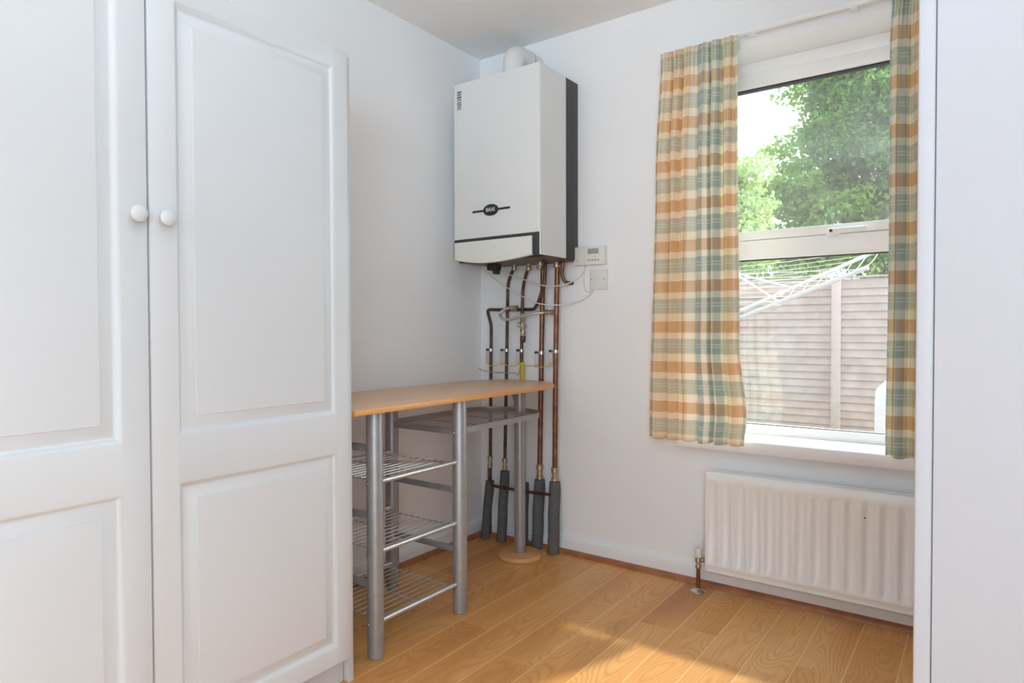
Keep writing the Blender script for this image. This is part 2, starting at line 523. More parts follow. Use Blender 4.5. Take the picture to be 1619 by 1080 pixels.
# ------------------------------------------------------------------ room shell
RX, RY, H = 2.66, -7.00, 2.40
WX0, WX1, WZ0, WZ1 = 1.10, 2.00, 0.575, 2.133
struct('floor', box(-0.1, RX+0.1, RY-0.1, 0.0, -0.08, 0.0), FLOORM, 'honey oak laminate plank floor', 'floor')
struct('ceiling', box(-0.1, RX+0.1, RY-0.1, 0.3, H, H+0.1), CEIL, 'plain white painted ceiling', 'ceiling')
struct('wall_left', box(-0.1, 0, RY-0.1, 0.3, 0, H), WALL, 'white left wall behind the table and boiler corner', 'wall')
bm = bmesh.new()
add_box(bm, RX, RX+0.1, RY-0.1, -3.85, 0, H); add_box(bm, RX, RX+0.1, -2.85, 0.3, 0, H)
add_box(bm, RX, RX+0.1, -3.85, -2.85, 0, 0.45); add_box(bm, RX, RX+0.1, -3.85, -2.85, 1.85, H)  # unseen opening added for the side fill lamp
struct('wall_right', bm, WALL, 'white right wall behind the tall cupboard', 'wall')
bm = bmesh.new()
add_box(bm, 0, WX0, 0, 0.30, -0.1, H); add_box(bm, WX1, RX, 0, 0.30, -0.1, H)
add_box(bm, WX0, WX1, 0, 0.30, -0.1, WZ0); add_box(bm, WX0, WX1, 0, 0.30, WZ1, H)
struct('wall_back', bm, WALL, 'white wall with the boiler, window and radiator', 'wall')
bm = bmesh.new()
add_box(bm, 0, 1.3, RY-0.1, RY, 0, H); add_box(bm, 2.6, RX, RY-0.1, RY, 0, H); add_box(bm, 1.3, 2.6, RY-0.1, RY, 2.3, H)  # unseen opening added for the rear fill lamp
struct('wall_front', bm, WALL, 'white wall with a wide added opening behind the viewer', 'wall')

def skirt_profile():
    return [(0, 0), (0.020, 0), (0.020, 0.050), (0.0155, 0.0515), (0.0155, 0.054), (0.0185, 0.0555), (0.0185, 0.0625), (0.0125, 0.064), (0.0125, 0.066), (0.0135, 0.067), (0.012, 0.071), (0.007, 0.0735), (0, 0.0735)]
bm = bmesh.new(); add_prism(bm, [(-d, z) for d, z in skirt_profile()], 0.0, RX, axis='X')
struct('baseboard_back', bm, GLOSSW, 'white moulded skirting under the window', 'skirting board')
bm = bmesh.new(); add_prism(bm, [(d, z) for d, z in skirt_profile()], -1.32, -0.02, axis='Y')
struct('baseboard_left', bm, GLOSSW, 'white moulded skirting behind the table', 'skirting board')
def quad_profile(r=0.024, h=0.019, n=7):
    p = [(0.020, 0), (0.020, h)]
    p = [(0.020, 0)] + [(0.020 + r*math.sin(a), h*math.cos(a)) for a in [i/n*PI/2 for i in range(n+1)]]
    return p
bm = bmesh.new(); add_prism(bm, [(-d, z) for d, z in quad_profile()], 0.02, RX, axis='X')
struct('trim_1', bm, QUAD, 'orange brown quadrant bead along the window wall floor', 'floor trim')
bm = bmesh.new(); add_prism(bm, [(d, z) for d, z in quad_profile()], -1.32, -0.02, axis='Y')
struct('trim_2', bm, QUAD, 'orange brown quadrant bead along the left wall floor', 'floor trim')

# window sill board
bm = bmesh.new()
add_prism(bm, [(-0.049, 0.560), (-0.047, 0.557), (0.0, 0.557), (0.0, 0.578), (0.175, 0.578), (0.175, 0.604), (-0.043, 0.604), (-0.048, 0.601), (-0.050, 0.596)], 1.062, 2.05, axis='X')
for v in bm.verts: pass
struct('trim_3', bm, GLOSSW, 'white window sill board over the radiator', 'window sill')

# ------------------------------------------------------------------ window
win = thing('window_1', 'white framed window looking on the garden fence', 'window', (1.55, 0.2, 0.602))
win['kind'] = 'structure'
FY0, FY1 = 0.166, 0.236
bm = bmesh.new()
add_box(bm, WX0, WX0+0.06, FY0, FY1, 0.602, WZ1, 0.003); add_box(bm, WX1-0.06, WX1, FY0, FY1, 0.602, WZ1, 0.003)
add_box(bm, WX0+0.055, WX1-0.055, FY0, FY1, 2.083, WZ1, 0.003)
add_box(bm, WX0+0.055, WX1-0.055, FY0, FY1, 0.602, 0.640, 0.003)
add_box(bm, WX0+0.055, WX1-0.055, FY0, FY1, 1.325, 1.403, 0.003)
obj('frame', bm, UPVC, win)
SX0, SX1 = WX0+0.062, WX1-0.062
bm = bmesh.new()
SY0, SY1 = 0.160, 0.222
add_box(bm, SX0, SX0+0.055, SY0, SY1, 1.405, 2.082, 0.004); add_box(bm, SX1-0.055, SX1, SY0, SY1, 1.405, 2.082, 0.004)
add_box(bm, SX0+0.05, SX1-0.05, SY0, SY1, 2.030, 2.082, 0.004); add_box(bm, SX0+0.05, SX1-0.05, SY0, SY1, 1.405, 1.441, 0.004)
sash = obj('sash', bm, UPVC, win)
bm = bmesh.new()
add_box(bm, SX0+0.054, SX1-0.054, 0.176, 0.212, 2.0245, 2.030); add_box(bm, SX0+0.054, SX0+0.058, 0.176, 0.212, 1.441, 2.030)
add_box(bm, SX1-0.058, SX1-0.054, 0.176, 0.212, 1.441, 2.030)
obj('gasket', bm, CARCDARK, sash, 'black rubber glazing gasket')
obj('pane', box(SX0+0.054, SX1-0.054, 0.190, 0.194, 1.440, 2.031), GLASS, sash)
bm = bmesh.new()
add_box(bm, 1.584, 1.632, 0.148, 0.161, 1.397, 1.429, 0.004)
add_box(bm, 1.595, 1.730, 0.118, 0.136, 1.402, 1.421, 0.006)
add_box(bm, 1.595, 1.622, 0.130, 0.150, 1.403, 1.420, 0.004)
hd = obj('handle', bm, UPVC, sash)
obj('lock_button', lathe([(0.0055, 0), (0.0055, 0.004), (0.003, 0.006)][::-1], (1.606, 0.114, 1.4115), 'Y'), CARCDARK, hd, 'dark round lock button')
obj('pane', box(WX0+0.058, WX1-0.058, 0.190, 0.194, 0.638, 1.327), GLASS, win)
bm = bmesh.new()
add_box(bm, WX0+0.06, WX1-0.06, 0.180, 0.212, 1.3215, 1.326)
add_box(bm, WX0+0.06, WX1-0.06, 0.180, 0.212, 0.638, 0.6415)
obj('gasket', bm, CARCDARK, win, 'dark gasket around the lower pane')

# ------------------------------------------------------------------ curtain rail and curtains
rail = thing('curtain_rail', 'thin white curtain rail above the window', 'curtain rail', (1.5, 0, 2.165))
bm = bmesh.new()
add_box(bm, 0.996, 2.15, -0.070, -0.046, 2.162, 2.173, 0.002)
obj('track', bm, UPVC, rail)
for x in (1.05, 1.35, 1.7, 2.05):
    obj('bracket', box(x-0.012, x+0.012, -0.060, 0.0, 2.164, 2.171, 0.001), UPVC, rail)

def curtain(name, label, xl, xr, ztop, zbot, folds, seed, u0, vis):
    """xl/xr: functions of t (0 top..1 bottom)"""
    rnd = random.Random(seed)
    nu, nv = 300, 74
    # fold centres in s (0..1)
    bm = bmesh.new()
    uvl = bm.loops.layers.uv.new('UVMap')
    ph = [rnd.uniform(-0.5, 0.5) for _ in range(40)]
    warp = [rnd.uniform(-0.02, 0.02) for _ in range(8)]
    def prof(s, t):
        # main folds
        a = 0
        g = s + 0.02*math.sin(2*PI*(s*1.7+ph[0])) + 0.012*math.sin(2*PI*(s*3.1+ph[1])) + 0.006*math.sin(2.2*t+ph[2])
        m = folds*g
        w = abs(math.sin(PI*m))**0.42
        k = int(math.floor(m)) % 20
        amp = (0.066 + 0.034*ph[k]) * min(1.0, 0.45 + 2.2*t)
        a = amp*(w - 0.68)
        a += 0.004*math.sin(2*PI*folds*2.3*g+ph[4]*6+2*t)
        # pencil pleats at the heading
        hd = max(0.0, 1.0 - t/0.10)
        pl = 0.006*math.sin(2*PI*(s*26 + 0.4*math.sin(9*s))) * (hd if t < 0.06 else hd*0.8)
        return a, pl
    grid = []
    for j in range(nv+1):
        t = j/nv
        row = []
        z = ztop + (zbot-ztop)*t
        for i in range(nu+1):
            s = i/nu
            a, pl = prof(s, t)
            sk = 0.010*math.sin(2*PI*folds*s*1.0+1.0)*min(1, t*2)
            x = xl(t) + (xr(t)-xl(t))*s + (sk if 0.03 < s < 0.97 else 0)
            y = -0.074 - a*(1 - 0.35*t) - pl
            y = min(y, -0.0535)
            zz = z + (0.006*math.sin(2*PI*folds*s+ph[3]) if j == nv else 0) - (0.003*abs(math.sin(PI*s*5.3+0.3)) if j == 0 else 0)
            row.append(bm.verts.new((x, y, zz)))
        grid.append(row)
    # fabric length along the middle row drives u
    fl = [0.0]
    mid = nv//2
    for i in range(nu):
        fl.append(fl[-1] + (grid[mid][i+1].co - grid[mid][i].co).length)
    for j in range(nv):
        for i in range(nu):
            f = bm.faces.new((grid[j][i], grid[j][i+1], grid[j+1][i+1], grid[j+1][i]))
            for lp, (jj, ii) in zip(f.loops, ((j, i), (j, i+1), (j+1, i+1), (j+1, i))):
                lp[uvl].uv = (u0 + fl[ii]/fl[-1], (ztop-zbot)*jj/nv + vis)
    o = obj(name, bm, CURTAIN, None, sharp=180)
    md = o.modifiers.new('thickness', 'SOLIDIFY')
    md.thickness = 0.0012
    md.offset = 0
    tag(o, label, 'curtain', 'pair of plaid curtains')
    return o
def lerp_keys(keys):
    def f(t):
        for (a, va), (b, vb) in zip(keys, keys[1:]):
            if t <= b:
                k = (t-a)/(b-a); k = k*k*(3-2*k)
                return va + (vb-va)*k
        return keys[-1][1]
    return f
curtain('curtain', 'orange and green plaid curtain fully in view, left of the window', lerp_keys([(0, 0.998), (0.3, 0.976), (1, 0.951)]),
        lerp_keys([(0, 1.312), (0.3, 1.315), (0.75, 1.325), (0.93, 1.352), (1, 1.343)]), 2.160, 0.589, 6.2, 3, 0.0, 0.142)
curtain('curtain', 'orange and green plaid curtain beside the tall white cupboard, partly hidden', lerp_keys([(0, 1.822), (0.12, 1.816), (0.5, 1.818), (1, 1.812)]),
        lerp_keys([(0, 2.12), (1, 2.13)]), 2.160, 0.604, 5.0, 11, 0.62, 0.142)

# ------------------------------------------------------------------ wardrobe
ward = thing('wardrobe', 'tall white wardrobe with panelled doors', 'wardrobe', (0.3, -1.9, 0))
WY1 = -1.337
bm = bmesh.new()
add_box(bm, 0.003, 0.574, WY1-0.018, WY1, 0.0, 1.834, 0.0012)
add_box(bm, 0.003, 0.574, -2.50, -2.482, 0.0, 1.834, 0.0012)
add_box(bm, 0.003, 0.574, -2.482, WY1-0.018, 1.816, 1.834)
add_box(bm, 0.003, 0.574, -2.482, WY1-0.018, 0.085, 0.103)
add_box(bm, 0.003, 0.012, -2.482, WY1-0.018, 0.103, 1.816)
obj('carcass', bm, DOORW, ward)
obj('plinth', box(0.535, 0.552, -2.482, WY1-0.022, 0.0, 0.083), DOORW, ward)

def panel_door(y0, y1, z0, z1, xb, xf, panels, lip=0.013, slope=0.034, dep=0.0105):
    bm = bmesh.new()
    # front face as a grid with panel insets; body behind
    ys = [y0, y1]; zs = [z0, z1]
    def quad(a, b, c, d): bm.faces.new([bm.verts.new(p) for p in (a, b, c, d)])
    r = 0.003
    # rails/stiles on the front
    py0, py1 = panels[0][0], panels[0][1]
    zz = [z0+r]
    for p in panels: zz += [p[2], p[3]]
    zz.append(z1-r)
    quad((xf, y0+r, z0+r), (xf, py0, z0+r), (xf, py0, z1-r), (xf, y0+r, z1-r))
    quad((xf, py1, z0+r), (xf, y1-r, z0+r), (xf, y1-r, z1-r), (xf, py1, z1-r))
    for i in range(0, len(zz), 2):
        quad((xf, py0, zz[i]), (xf, py1, zz[i]), (xf, py1, zz[i+1]), (xf, py0, zz[i+1]))
    for (a, b, c, d) in panels:
        # stepped profile: lip down, groove, slope up to raised field
        levels = [(0, xf), (0.003, xf-0.0012), (0.009, xf-dep*0.75), (lip, xf-dep), (lip+0.004, xf-dep), (lip+slope*0.5, xf-dep*0.55), (lip+slope-0.004, xf-0.0022), (lip+slope-0.0035, xf-0.0006), (lip+slope, xf-0.0004)]
        rings = [[(x, a+i, c+i), (x, b-i, c+i), (x, b-i, d-i), (x, a+i, d-i)] for i, x in levels]
        for r0, r1 in zip(rings, rings[1:]):
            for k in range(4):
                quad(r0[k], r0[(k+1) % 4], r1[(k+1) % 4], r1[k])
        quad(*rings[-1])
    # rounded border + sides + back
    rim = [(xf, 0.003), (xf-0.0009, 0.0009), (xf-0.003, 0.0), (xb, 0.0)]
    rr = [[(x, y0+i, z0+i), (x, y1-i, z0+i), (x, y1-i, z1-i), (x, y0+i, z1-i)] for x, i in rim]
    for r0, r1 in zip(rr, rr[1:]):
        for k in range(4):
            quad(r0[k], r0[(k+1) % 4], r1[(k+1) % 4], r1[k])
    quad(*rr[-1])
    bmesh.ops.remove_doubles(bm, verts=bm.verts, dist=1e-5)
    return bm
def knob(y, z, x):
    return lathe([(0.009, 0.0), (0.0085, 0.006), (0.0105, 0.011), (0.0165, 0.017), (0.0185, 0.023), (0.0175, 0.029), (0.012, 0.0335), (0.004, 0.0348)], (x, y, z), 'X', 28)
DZ0, DZ1, XF = 0.086, 1.836, 0.600
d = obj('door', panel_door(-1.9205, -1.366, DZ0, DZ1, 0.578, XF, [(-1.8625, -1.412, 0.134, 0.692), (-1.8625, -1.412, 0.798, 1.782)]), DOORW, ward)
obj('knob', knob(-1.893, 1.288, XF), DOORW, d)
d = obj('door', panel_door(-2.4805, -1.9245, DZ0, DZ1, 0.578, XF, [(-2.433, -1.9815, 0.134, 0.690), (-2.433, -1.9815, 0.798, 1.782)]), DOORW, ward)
obj('knob', knob(-1.954, 1.289, XF), DOORW, d)

# ------------------------------------------------------------------ tall cupboard on the right
cup = thing('cupboard', 'tall plain white cupboard side filling the right of the view', 'cupboard', (2.33, -1.2, 0))
CY0 = -1.70
bm = bmesh.new()
add_box(bm, 2.0382, 2.640, CY0, CY0+0.018, 0, 2.16, 0.001)
add_box(bm, 2.0382, 2.640, -0.60, -0.582, 0, 2.16, 0.001)
add_box(bm, 2.0382, 2.640, CY0+0.018, -0.60, 2.142, 2.16)
add_box(bm, 2.0382, 2.640, CY0+0.018, -0.60, 0.10, 0.118)
add_box(bm, 2.628, 2.640, CY0+0.018, -0.60, 0.118, 2.142)
add_box(bm, 2.09, 2.105, CY0+0.018, -0.60, 0.0, 0.10)
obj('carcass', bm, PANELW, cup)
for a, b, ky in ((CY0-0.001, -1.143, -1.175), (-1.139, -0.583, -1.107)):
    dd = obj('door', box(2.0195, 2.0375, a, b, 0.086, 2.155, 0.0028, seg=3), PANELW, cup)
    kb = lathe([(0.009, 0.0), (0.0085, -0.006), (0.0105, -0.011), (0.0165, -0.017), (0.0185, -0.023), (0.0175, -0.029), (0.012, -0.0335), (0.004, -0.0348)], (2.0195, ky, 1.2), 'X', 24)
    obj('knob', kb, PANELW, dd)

# ------------------------------------------------------------------ table with wire shelves
tbl = thing('breakfast_bar_table', 'beech topped narrow table with round silver legs and wire shelves', 'table', (0.33, -0.75, 0))
ZT, ZB = 0.798, 0.781
TX0, TX1 = 0.106, 0.574
cxm, rx = (TX0+TX1)/2, (TX1-TX0)/2
def dshape(x0, x1, ystart, yc, ry, n=40, pw=2.2):
    cx_, rx_ = (x0+x1)/2, (x1-x0)/2
    pts = [(x0, ystart), (x1, ystart)]
    for i in range(n+1):
        a = PI*i/n
        c, s = math.cos(a), math.sin(a)
        pts.append((cx_+rx_*math.copysign(abs(c)**(2/pw), c), yc+ry*abs(s)**(2/pw)))
    return pts
top_poly = dshape(TX0, TX1, -1.325, -0.30, 0.242)
bm = bmesh.new()
add_prism(bm, top_poly, ZB, ZT)
bmesh.ops.recalc_face_normals(bm, faces=bm.faces)
big = [e for f in bm.faces if len(f.verts) > 10 for e in f.edges]
bmesh.ops.bevel(bm, geom=list(set(big)), offset=0.002, segments=2, affect='EDGES', profile=0.5)
for f in bm.faces:
    f.material_index = 0 if abs(f.normal.z) > 0.9 else 1
obj('tabletop', bm, [BEECH, BEECHE], tbl)
LEGS = {'FL': (0.525, -1.204), 'FR': (0.527, -0.793), 'BR': (0.163, -0.783), 'BL': (0.163, -1.204)}
LR = 0.0262
for k, (x, y) in LEGS.items():
    lg = obj('leg', lathe([(LR-0.002, 0.0), (LR, 0.002), (LR, 0.778), (LR-0.001, ZB)], (x, y, 0), n=32), SILVER, tbl)
    if k in ('FL', 'FR'):
        zs = (0.556, 0.333, 0.110) if k == 'FL' else (0.664,)
        for z in zs:
            obj('screw_head', lathe([(0.003, -0.0062), (0.0062, -0.0040), (0.0070, 0.0), (0.0070, 0.003)], (x-0.004, y-LR, z), 'Y', 14), STEEL, lg)
# shelves
def wire_shelf(z):
    s = obj('shelf', tube([(0.527, -1.19, z), (0.527, -0.806, z)], 0.0085, 16), SILVER2, tbl)
    obj('rod', tube([(0.172, -1.19, z), (0.172, -0.80, z)], 0.0085, 16), SILVER2, s)
    bm = bmesh.new()
    for i in range(11):
        x = 0.197 + i*(0.503-0.197)/10
        add_tube(bm, [(x, -1.188, z+0.001), (x, -0.822, z+0.001)], 0.0019, 6)
    for y in (-1.178, -1.0, -0.834):
        add_tube(bm, [(0.172, y, z-0.003), (0.527, y, z-0.003)], 0.0026, 8)
    obj('wires', bm, SILVER2, s)
for z in (0.556, 0.333, 0.109): wire_shelf(z)
def side_rail(y, z):
    bm = bmesh.new()
    add_box(bm, 0.185, 0.505, y-0.0075, y+0.0075, z-0.011, z+0.011, 0.004)
    obj('side_rail', bm, SILVER, tbl)
for z in (0.662, 0.446, 0.226):
    side_rail(-0.788, z); side_rail(-1.204, z)
# rounded shelf at the end
zD = 0.664
rim = dshape(0.135, 0.520, -0.785, -0.30, 0.165, 36, 2.1)
path = rim[1:] + [rim[0]]
bm = bmesh.new()
hh = 0.011
inner = []
def offset_path(pts, dlt):
    out = []
    for i, p in enumerate(pts):
        a = Vector(pts[max(i-1, 0)]); b = Vector(pts[min(i+1, len(pts)-1)])
        t = (b-a).normalized(); nn = Vector((-t.y, t.x))
        out.append(Vector(p)+nn*dlt)
    return out
o1, o2 = [Vector(p) for p in path], offset_path(path, 0.006)
rows = []
for a, b in zip(o1, o2):
    rows.append([bm.verts.new((a.x, a.y, zD-hh)), bm.verts.new((a.x, a.y, zD+hh)), bm.verts.new((b.x, b.y, zD+hh)), bm.verts.new((b.x, b.y, zD-hh))])
for r0, r1 in zip(rows, rows[1:]):
    for k in range(4):
        bm.faces.new((r0[k], r0[(k+1) % 4], r1[(k+1) % 4], r1[k]))
bm.faces.new(rows[0]); bm.faces.new(rows[-1][::-1])
ds = obj('end_shelf', bm, SILVER, tbl)
bm = bmesh.new()
def yend(x):
    c = (x-0.3275)/0.1925
    return -0.30 + 0.165*max(0, 1-abs(c)**2.1)**(1/2.1)
for i in range(14):
    x = 0.155 + i*(0.50-0.155)/13
    add_tube(bm, [(x, -0.785, zD+0.002), (x, yend(x)-0.004, zD+0.002)], 0.0019, 6)
for y in (-0.60, -0.42, -0.26):
    add_tube(bm, [(0.14, y, zD-0.003), (0.515, y, zD-0.003)], 0.0026, 8)
obj('wires', bm, SILVER, ds)
# end post on a beech disc
px_, py_ = 0.373, -0.190
post = obj('post', lathe([(0.0255, 0.020), (0.0255, ZB)], (px_, py_, 0), n=32), SILVER, tbl)
obj('base_disc', lathe([(0.094, 0.0), (0.0985, 0.004), (0.0985, 0.014), (0.094, 0.021), (0.086, 0.0235), (0.03, 0.0235)], (px_, py_, 0), n=48), BEECHD, post, 'round beech foot of the end post')
bm = bmesh.new()
add_prism(bm, [(px_-0.024, 0.70), (px_-0.036, 0.735), (px_-0.060, 0.768), (px_-0.064, ZB), (px_-0.01, ZB), (px_-0.01, 0.70)], py_-0.008, py_+0.008, axis='Y')
obj('bracket', bm, SILVER, post)

# ------------------------------------------------------------------ boiler
boi = thing('wall_boiler', 'white wall boiler with dark grey back edge hung in the corner', 'boiler', (0.33, 0, 1.354))
BX0, BX1, BYF, BZ0, BZ1 = 0.091, 0.569, -0.319, 1.354, 2.155
def rrect(x0, x1, y0, y1, r, n=6):
    # rounded front corners (y0 side)
    p = [(x1, y1), (x0, y1)]
    for i in range(n+1):
        a = PI + PI/2*i/n
        p.append((x0+r+r*math.cos(a), y0+r+r*math.sin(a)))
    for i in range(n+1):
        a = 1.5*PI + PI/2*i/n
        p.append((x1-r+r*math.cos(a), y0+r+r*math.sin(a)))
    return p
FLX1 = 0.557          # flap recess ends here
bm = bmesh.new()
add_prism(bm, rrect(BX0, BX1, BYF, -0.108, 0.014), 1.449, BZ1)
# body beside and behind the flap
add_prism(bm, [(BX1, -0.108), (BX0, -0.108), (BX0, -0.294), (BX1, -0.294)], BZ0+0.012, 1.449)
add_prism(bm, [(BX1, -0.108), (BX1-0.004, -0.108), (BX1-0.004, BYF+0.003), (BX1-0.0005, BYF+0.006)], BZ0, 1.449)
obj('casing', bm, BOILW, boi)
bm = bmesh.new()
add_box(bm, BX0+0.001, BX1, -0.108, -0.001, BZ0-0.002, BZ1, 0.002)
obj('back_frame', bm, DARKG, boi, 'dark grey frame along the wall')
# dark surround of the flap
bm = bmesh.new()
add_box(bm, BX0+0.007, FLX1+0.008, BYF-0.001, -0.292, 1.4345, 1.4475, 0.0025)
add_box(bm, 0.531, FLX1+0.008, BYF-0.001, -0.290, 1.353, 1.4365, 0.003)
add_box(bm, BX0+0.005, BX0+0.011, BYF-0.001, -0.290, 1.362, 1.4365, 0.001)
fr = obj('flap_surround', bm, DARKG, boi, 'dark grey surround of the lower flap')
# curved bottom flap
bm = bmesh.new()
n = 20
pts = []
for i in range(n+1):
    s = i/n
    x = BX0+0.012 + (0.531-BX0-0.012)*s
    pts.append((x, 1.357 - 0.0205*math.sin(PI*s**0.85) - 0.002*s))
poly = pts + [(0.531, 1.4345), (BX0+0.012, 1.4345)]
add_prism(bm, poly, BYF-0.005, -0.30, axis='Y')
obj('flap', bm, FLAPW, boi, 'cream flap with a curved lower edge')
# underside tray and valves
bm = bmesh.new()
add_box(bm, BX0+0.01, BX1-0.006, -0.288, -0.01, 1.346, 1.368)
obj('underside_tray', bm, COPDARK, boi, 'brown metal underside')
for x, y, m, r, z0 in ((0.262, -0.075, BRASS, 0.013, 1.318), (0.335, -0.06, BRASS, 0.013, 1.315), (0.405, -0.07, BRASS, 0.016, 1.318), (0.44, -0.12, BRASS, 0.015, 1.326), (0.49, -0.06, BRASS, 0.015, 1.32)):
    obj('valve', lathe([(r*0.8, z0), (r, z0+0.003), (r, z0+0.014), (r*0.75, z0+0.016), (r*0.75, z0+0.024), (r*1.05, z0+0.026), (r*1.05, 1.348)], (x, y, 0), n=12), m, boi)
bm = bmesh.new()
add_box(bm, 0.165, 0.215, -0.165, -0.115, 1.318, 1.350, 0.004); add_box(bm, 0.192, 0.216, -0.155, -0.125, 1.300, 1.320, 0.003)
obj('knob_housing', bm, CARCDARK, boi, 'black plastic housing under the boiler')
# badge with lettering
bx, bz = 0.311, 1.566
bm = bmesh.new()
prof = []
t = bmesh.new()
vs_ = []
for (off, sc_) in ((0.0, 1.0), (-0.003, 1.0), (-0.005, 0.9)):
    vs_.append([t.verts.new((bx + 0.042*sc_*math.cos(2*PI*k/40), BYF+off, bz+0.0255*sc_*math.sin(2*PI*k/40))) for k in range(40)])
for a, b in zip(vs_, vs_[1:]):
    for k in range(40):
        t.faces.new((a[k], a[(k+1) % 40], b[(k+1) % 40], b[k]))
t.faces.new(vs_[-1]); t.faces.new(vs_[0][::-1])
merge(bm, t)
add_box(bm, 0.207, bx-0.036, BYF-0.003, BYF+0.0005, bz-0.0045, bz+0.0045, 0.001)
add_box(bm, bx+0.036, 0.415, BYF-0.003, BYF+0.0005, bz-0.0045, bz+0.0045, 0.001)
bd = obj('badge', bm, BADGE, boi, 'black oval badge with two bars')
fc = bpy.data.curves.new('lettering', 'FONT')
fc.body = 'BAXI'
fc.size = 0.0225
fc.extrude = 0.0003
fc.offset = 0.0006
fc.align_x = 'CENTER'; fc.align_y = 'CENTER'
fc.materials.append(LETTER)
fo = bpy.data.objects.new('lettering_curve', fc)
lm = bpy.data.meshes.new_from_object(fo)
bpy.data.objects.remove(fo)
lm.transform(Matrix.Rotation(PI/2, 4, 'X'))
lt = bpy.data.objects.new('lettering', lm)
C.objects.link(lt)
lt.parent = bd
lt.location = Vector((bx, BYF-0.0054, bz)) - world_loc(bd)
# barcode sticker
bm = bmesh.new(); add_box(bm, 0.114, 0.148, BYF-0.0006, BYF+0.0002, 2.034, 2.128)
st = obj('barcode_sticker', bm, PAPER, boi, 'small barcode sticker')
bm = bmesh.new()
z = 2.040
rb = random.Random(2)
while z < 2.120:
    h = rb.choice((0.003, 0.0045, 0.006, 0.008))
    add_box(bm, 0.119, 0.143, BYF-0.0009, BYF-0.0005, z, z+h)
    z += h + rb.choice((0.002, 0.003, 0.004))
obj('bars', bm, BARINK, st)
# flue
bm = bmesh.new()
fx, fy, fr_ = 0.333, -0.175, 0.050
add_tube(bm, fillet([(fx, fy, BZ1-0.002), (fx, fy, 2.287), (fx, -0.072, 2.287)], 0.075, 12), fr_, 32)
fl = obj('flue_elbow', bm, FLUEW, boi)
obj('collar', lathe([(0.053, 0), (0.053, 0.012)], (fx, -0.086, 2.287), 'Y', 32), FLUEW, fl)
obj('flue_pipe', tube([(fx, -0.075, 2.287), (fx, 0.0, 2.287)], 0.0465, 32), FLUEW, boi)
obj('seal_ring', lathe([(0.0535, -0.004), (0.0535, -0.001)], (fx, -0.070, 2.287), 'Y', 32), FOAM, fl, 'grey seal on the flue joint')
obj('wall_ring', lathe([(0.052, -0.006), (0.052, 0.0)], (fx, 0.0, 2.287), 'Y', 32), FLUEW, boi)
bm = bmesh.new()
add_box(bm, 0.262, 0.270, -0.270, -0.262, 2.154, 2.172); add_box(bm, 0.252, 0.280, -0.269, -0.263, 2.167, 2.172)
obj('test_point', bm, GREYB, boi)

# ------------------------------------------------------------------ pipes under the boiler
YP = -0.034
DX = -0.006
def pipe(label, pts, r, mat, base, fil=0.02, name='copper_pipe', cat='pipe', group=None):
    t = thing(name, label, cat, base, group)
    obj('tube', tube(fillet([(p[0]+DX, p[1], p[2]) for p in pts], fil), r, 16), mat, t)
    return t
def coupling(t, x, z0, z1, r, y=YP):
    h = z1-z0
    obj('fitting', lathe([(r*0.85, z0), (r*1.25, z0+0.004), (r*1.25, z0+h*0.26), (r*0.95, z0+h*0.30), (r*1.0, z0+h*0.62), (r*1.3, z0+h*0.66), (r*1.3, z1-0.004), (r*0.8, z1)], (x+DX, y, 0), n=12), BRASS, t, 'brass compression fitting')
def sleeve(t, top, bot, r):
    a, b = Vector(top)+Vector((DX, 0, 0)), Vector(bot)+Vector((DX, -0.008, 0))
    bm = bmesh.new()
    n = 8
    add_tube(bm, [a.lerp(b, i/n) + Vector((0.0015*math.sin(i*1.3), 0, 0)) for i in range(n+1)], [r*0.93] + [r]*(n-1) + [r*1.03], 20)
    obj('insulation_sleeve', bm, FOAM, t, 'grey foam insulation')
def clamp(t, x, z, r, tagx, taglen=0.07):
    x += DX; tagx += DX
    bm = bmesh.new()
    add_lathe(bm, [(r+0.0035, z-0.007), (r+0.0035, z+0.007)], (x, YP, 0), n=16)
    add_box(bm, tagx-0.009, x, YP-0.004, YP+0.003, z-0.007, z+0.007, 0.001)
    c = obj('earth_clamp', bm, STEEL, t, 'silver earth clamp')
    obj('screw', lathe([(0.0055, -0.009), (0.0055, 0.0)], (tagx, YP-0.002, z+0.001), 'Y', 10), CARCDARK, c)
    obj('tag', box(tagx-0.010, tagx+0.010, YP-0.006, YP-0.004, z-taglen, z-0.004, 0.0006), TAGW, c, 'pale metal earth tag')
R15, R22 = 0.0080, 0.0118
# 1: nearest the corner, kinks at the top, runs right behind neighbours into the boiler
p1 = pipe('dark copper pipe nearest the corner, kinked at top then running right to its neighbour',
          [(0.086, YP, 0.02), (0.089, YP, 0.42), (0.097, YP, 1.06), (0.071, YP, 1.138), (0.115, YP+0.020, 1.136), (0.34, YP+0.020, 1.133), (0.395, YP-0.026, 1.165), (0.430, YP-0.026, 1.245), (0.434, YP-0.026, 1.348)], R15, COPDARK, (0.086, YP, 0))
coupling(p1, 0.0865, 0.345, 0.405, 0.0105)
sleeve(p1, (0.086, YP, 0.283), (0.082, YP-0.028, 0.002), 0.0225)
clamp(p1, 0.094, 0.936, R15, 0.077)
p2 = pipe('dark copper pipe second from the corner, bending right into the boiler',
          [(0.178, YP, 0.02), (0.1795, YP, 0.40), (0.189, YP, 0.79), (0.201, YP, 1.275), (0.262, YP-0.02, 1.349)], R15, COPDARK, (0.178, YP, 0), 0.06)
coupling(p2, 0.178, 0.345, 0.405, 0.0105)
sleeve(p2, (0.179, YP, 0.342), (0.178, YP-0.022, 0.002), 0.0235)
clamp(p2, 0.191, 0.936, R15, 0.166)
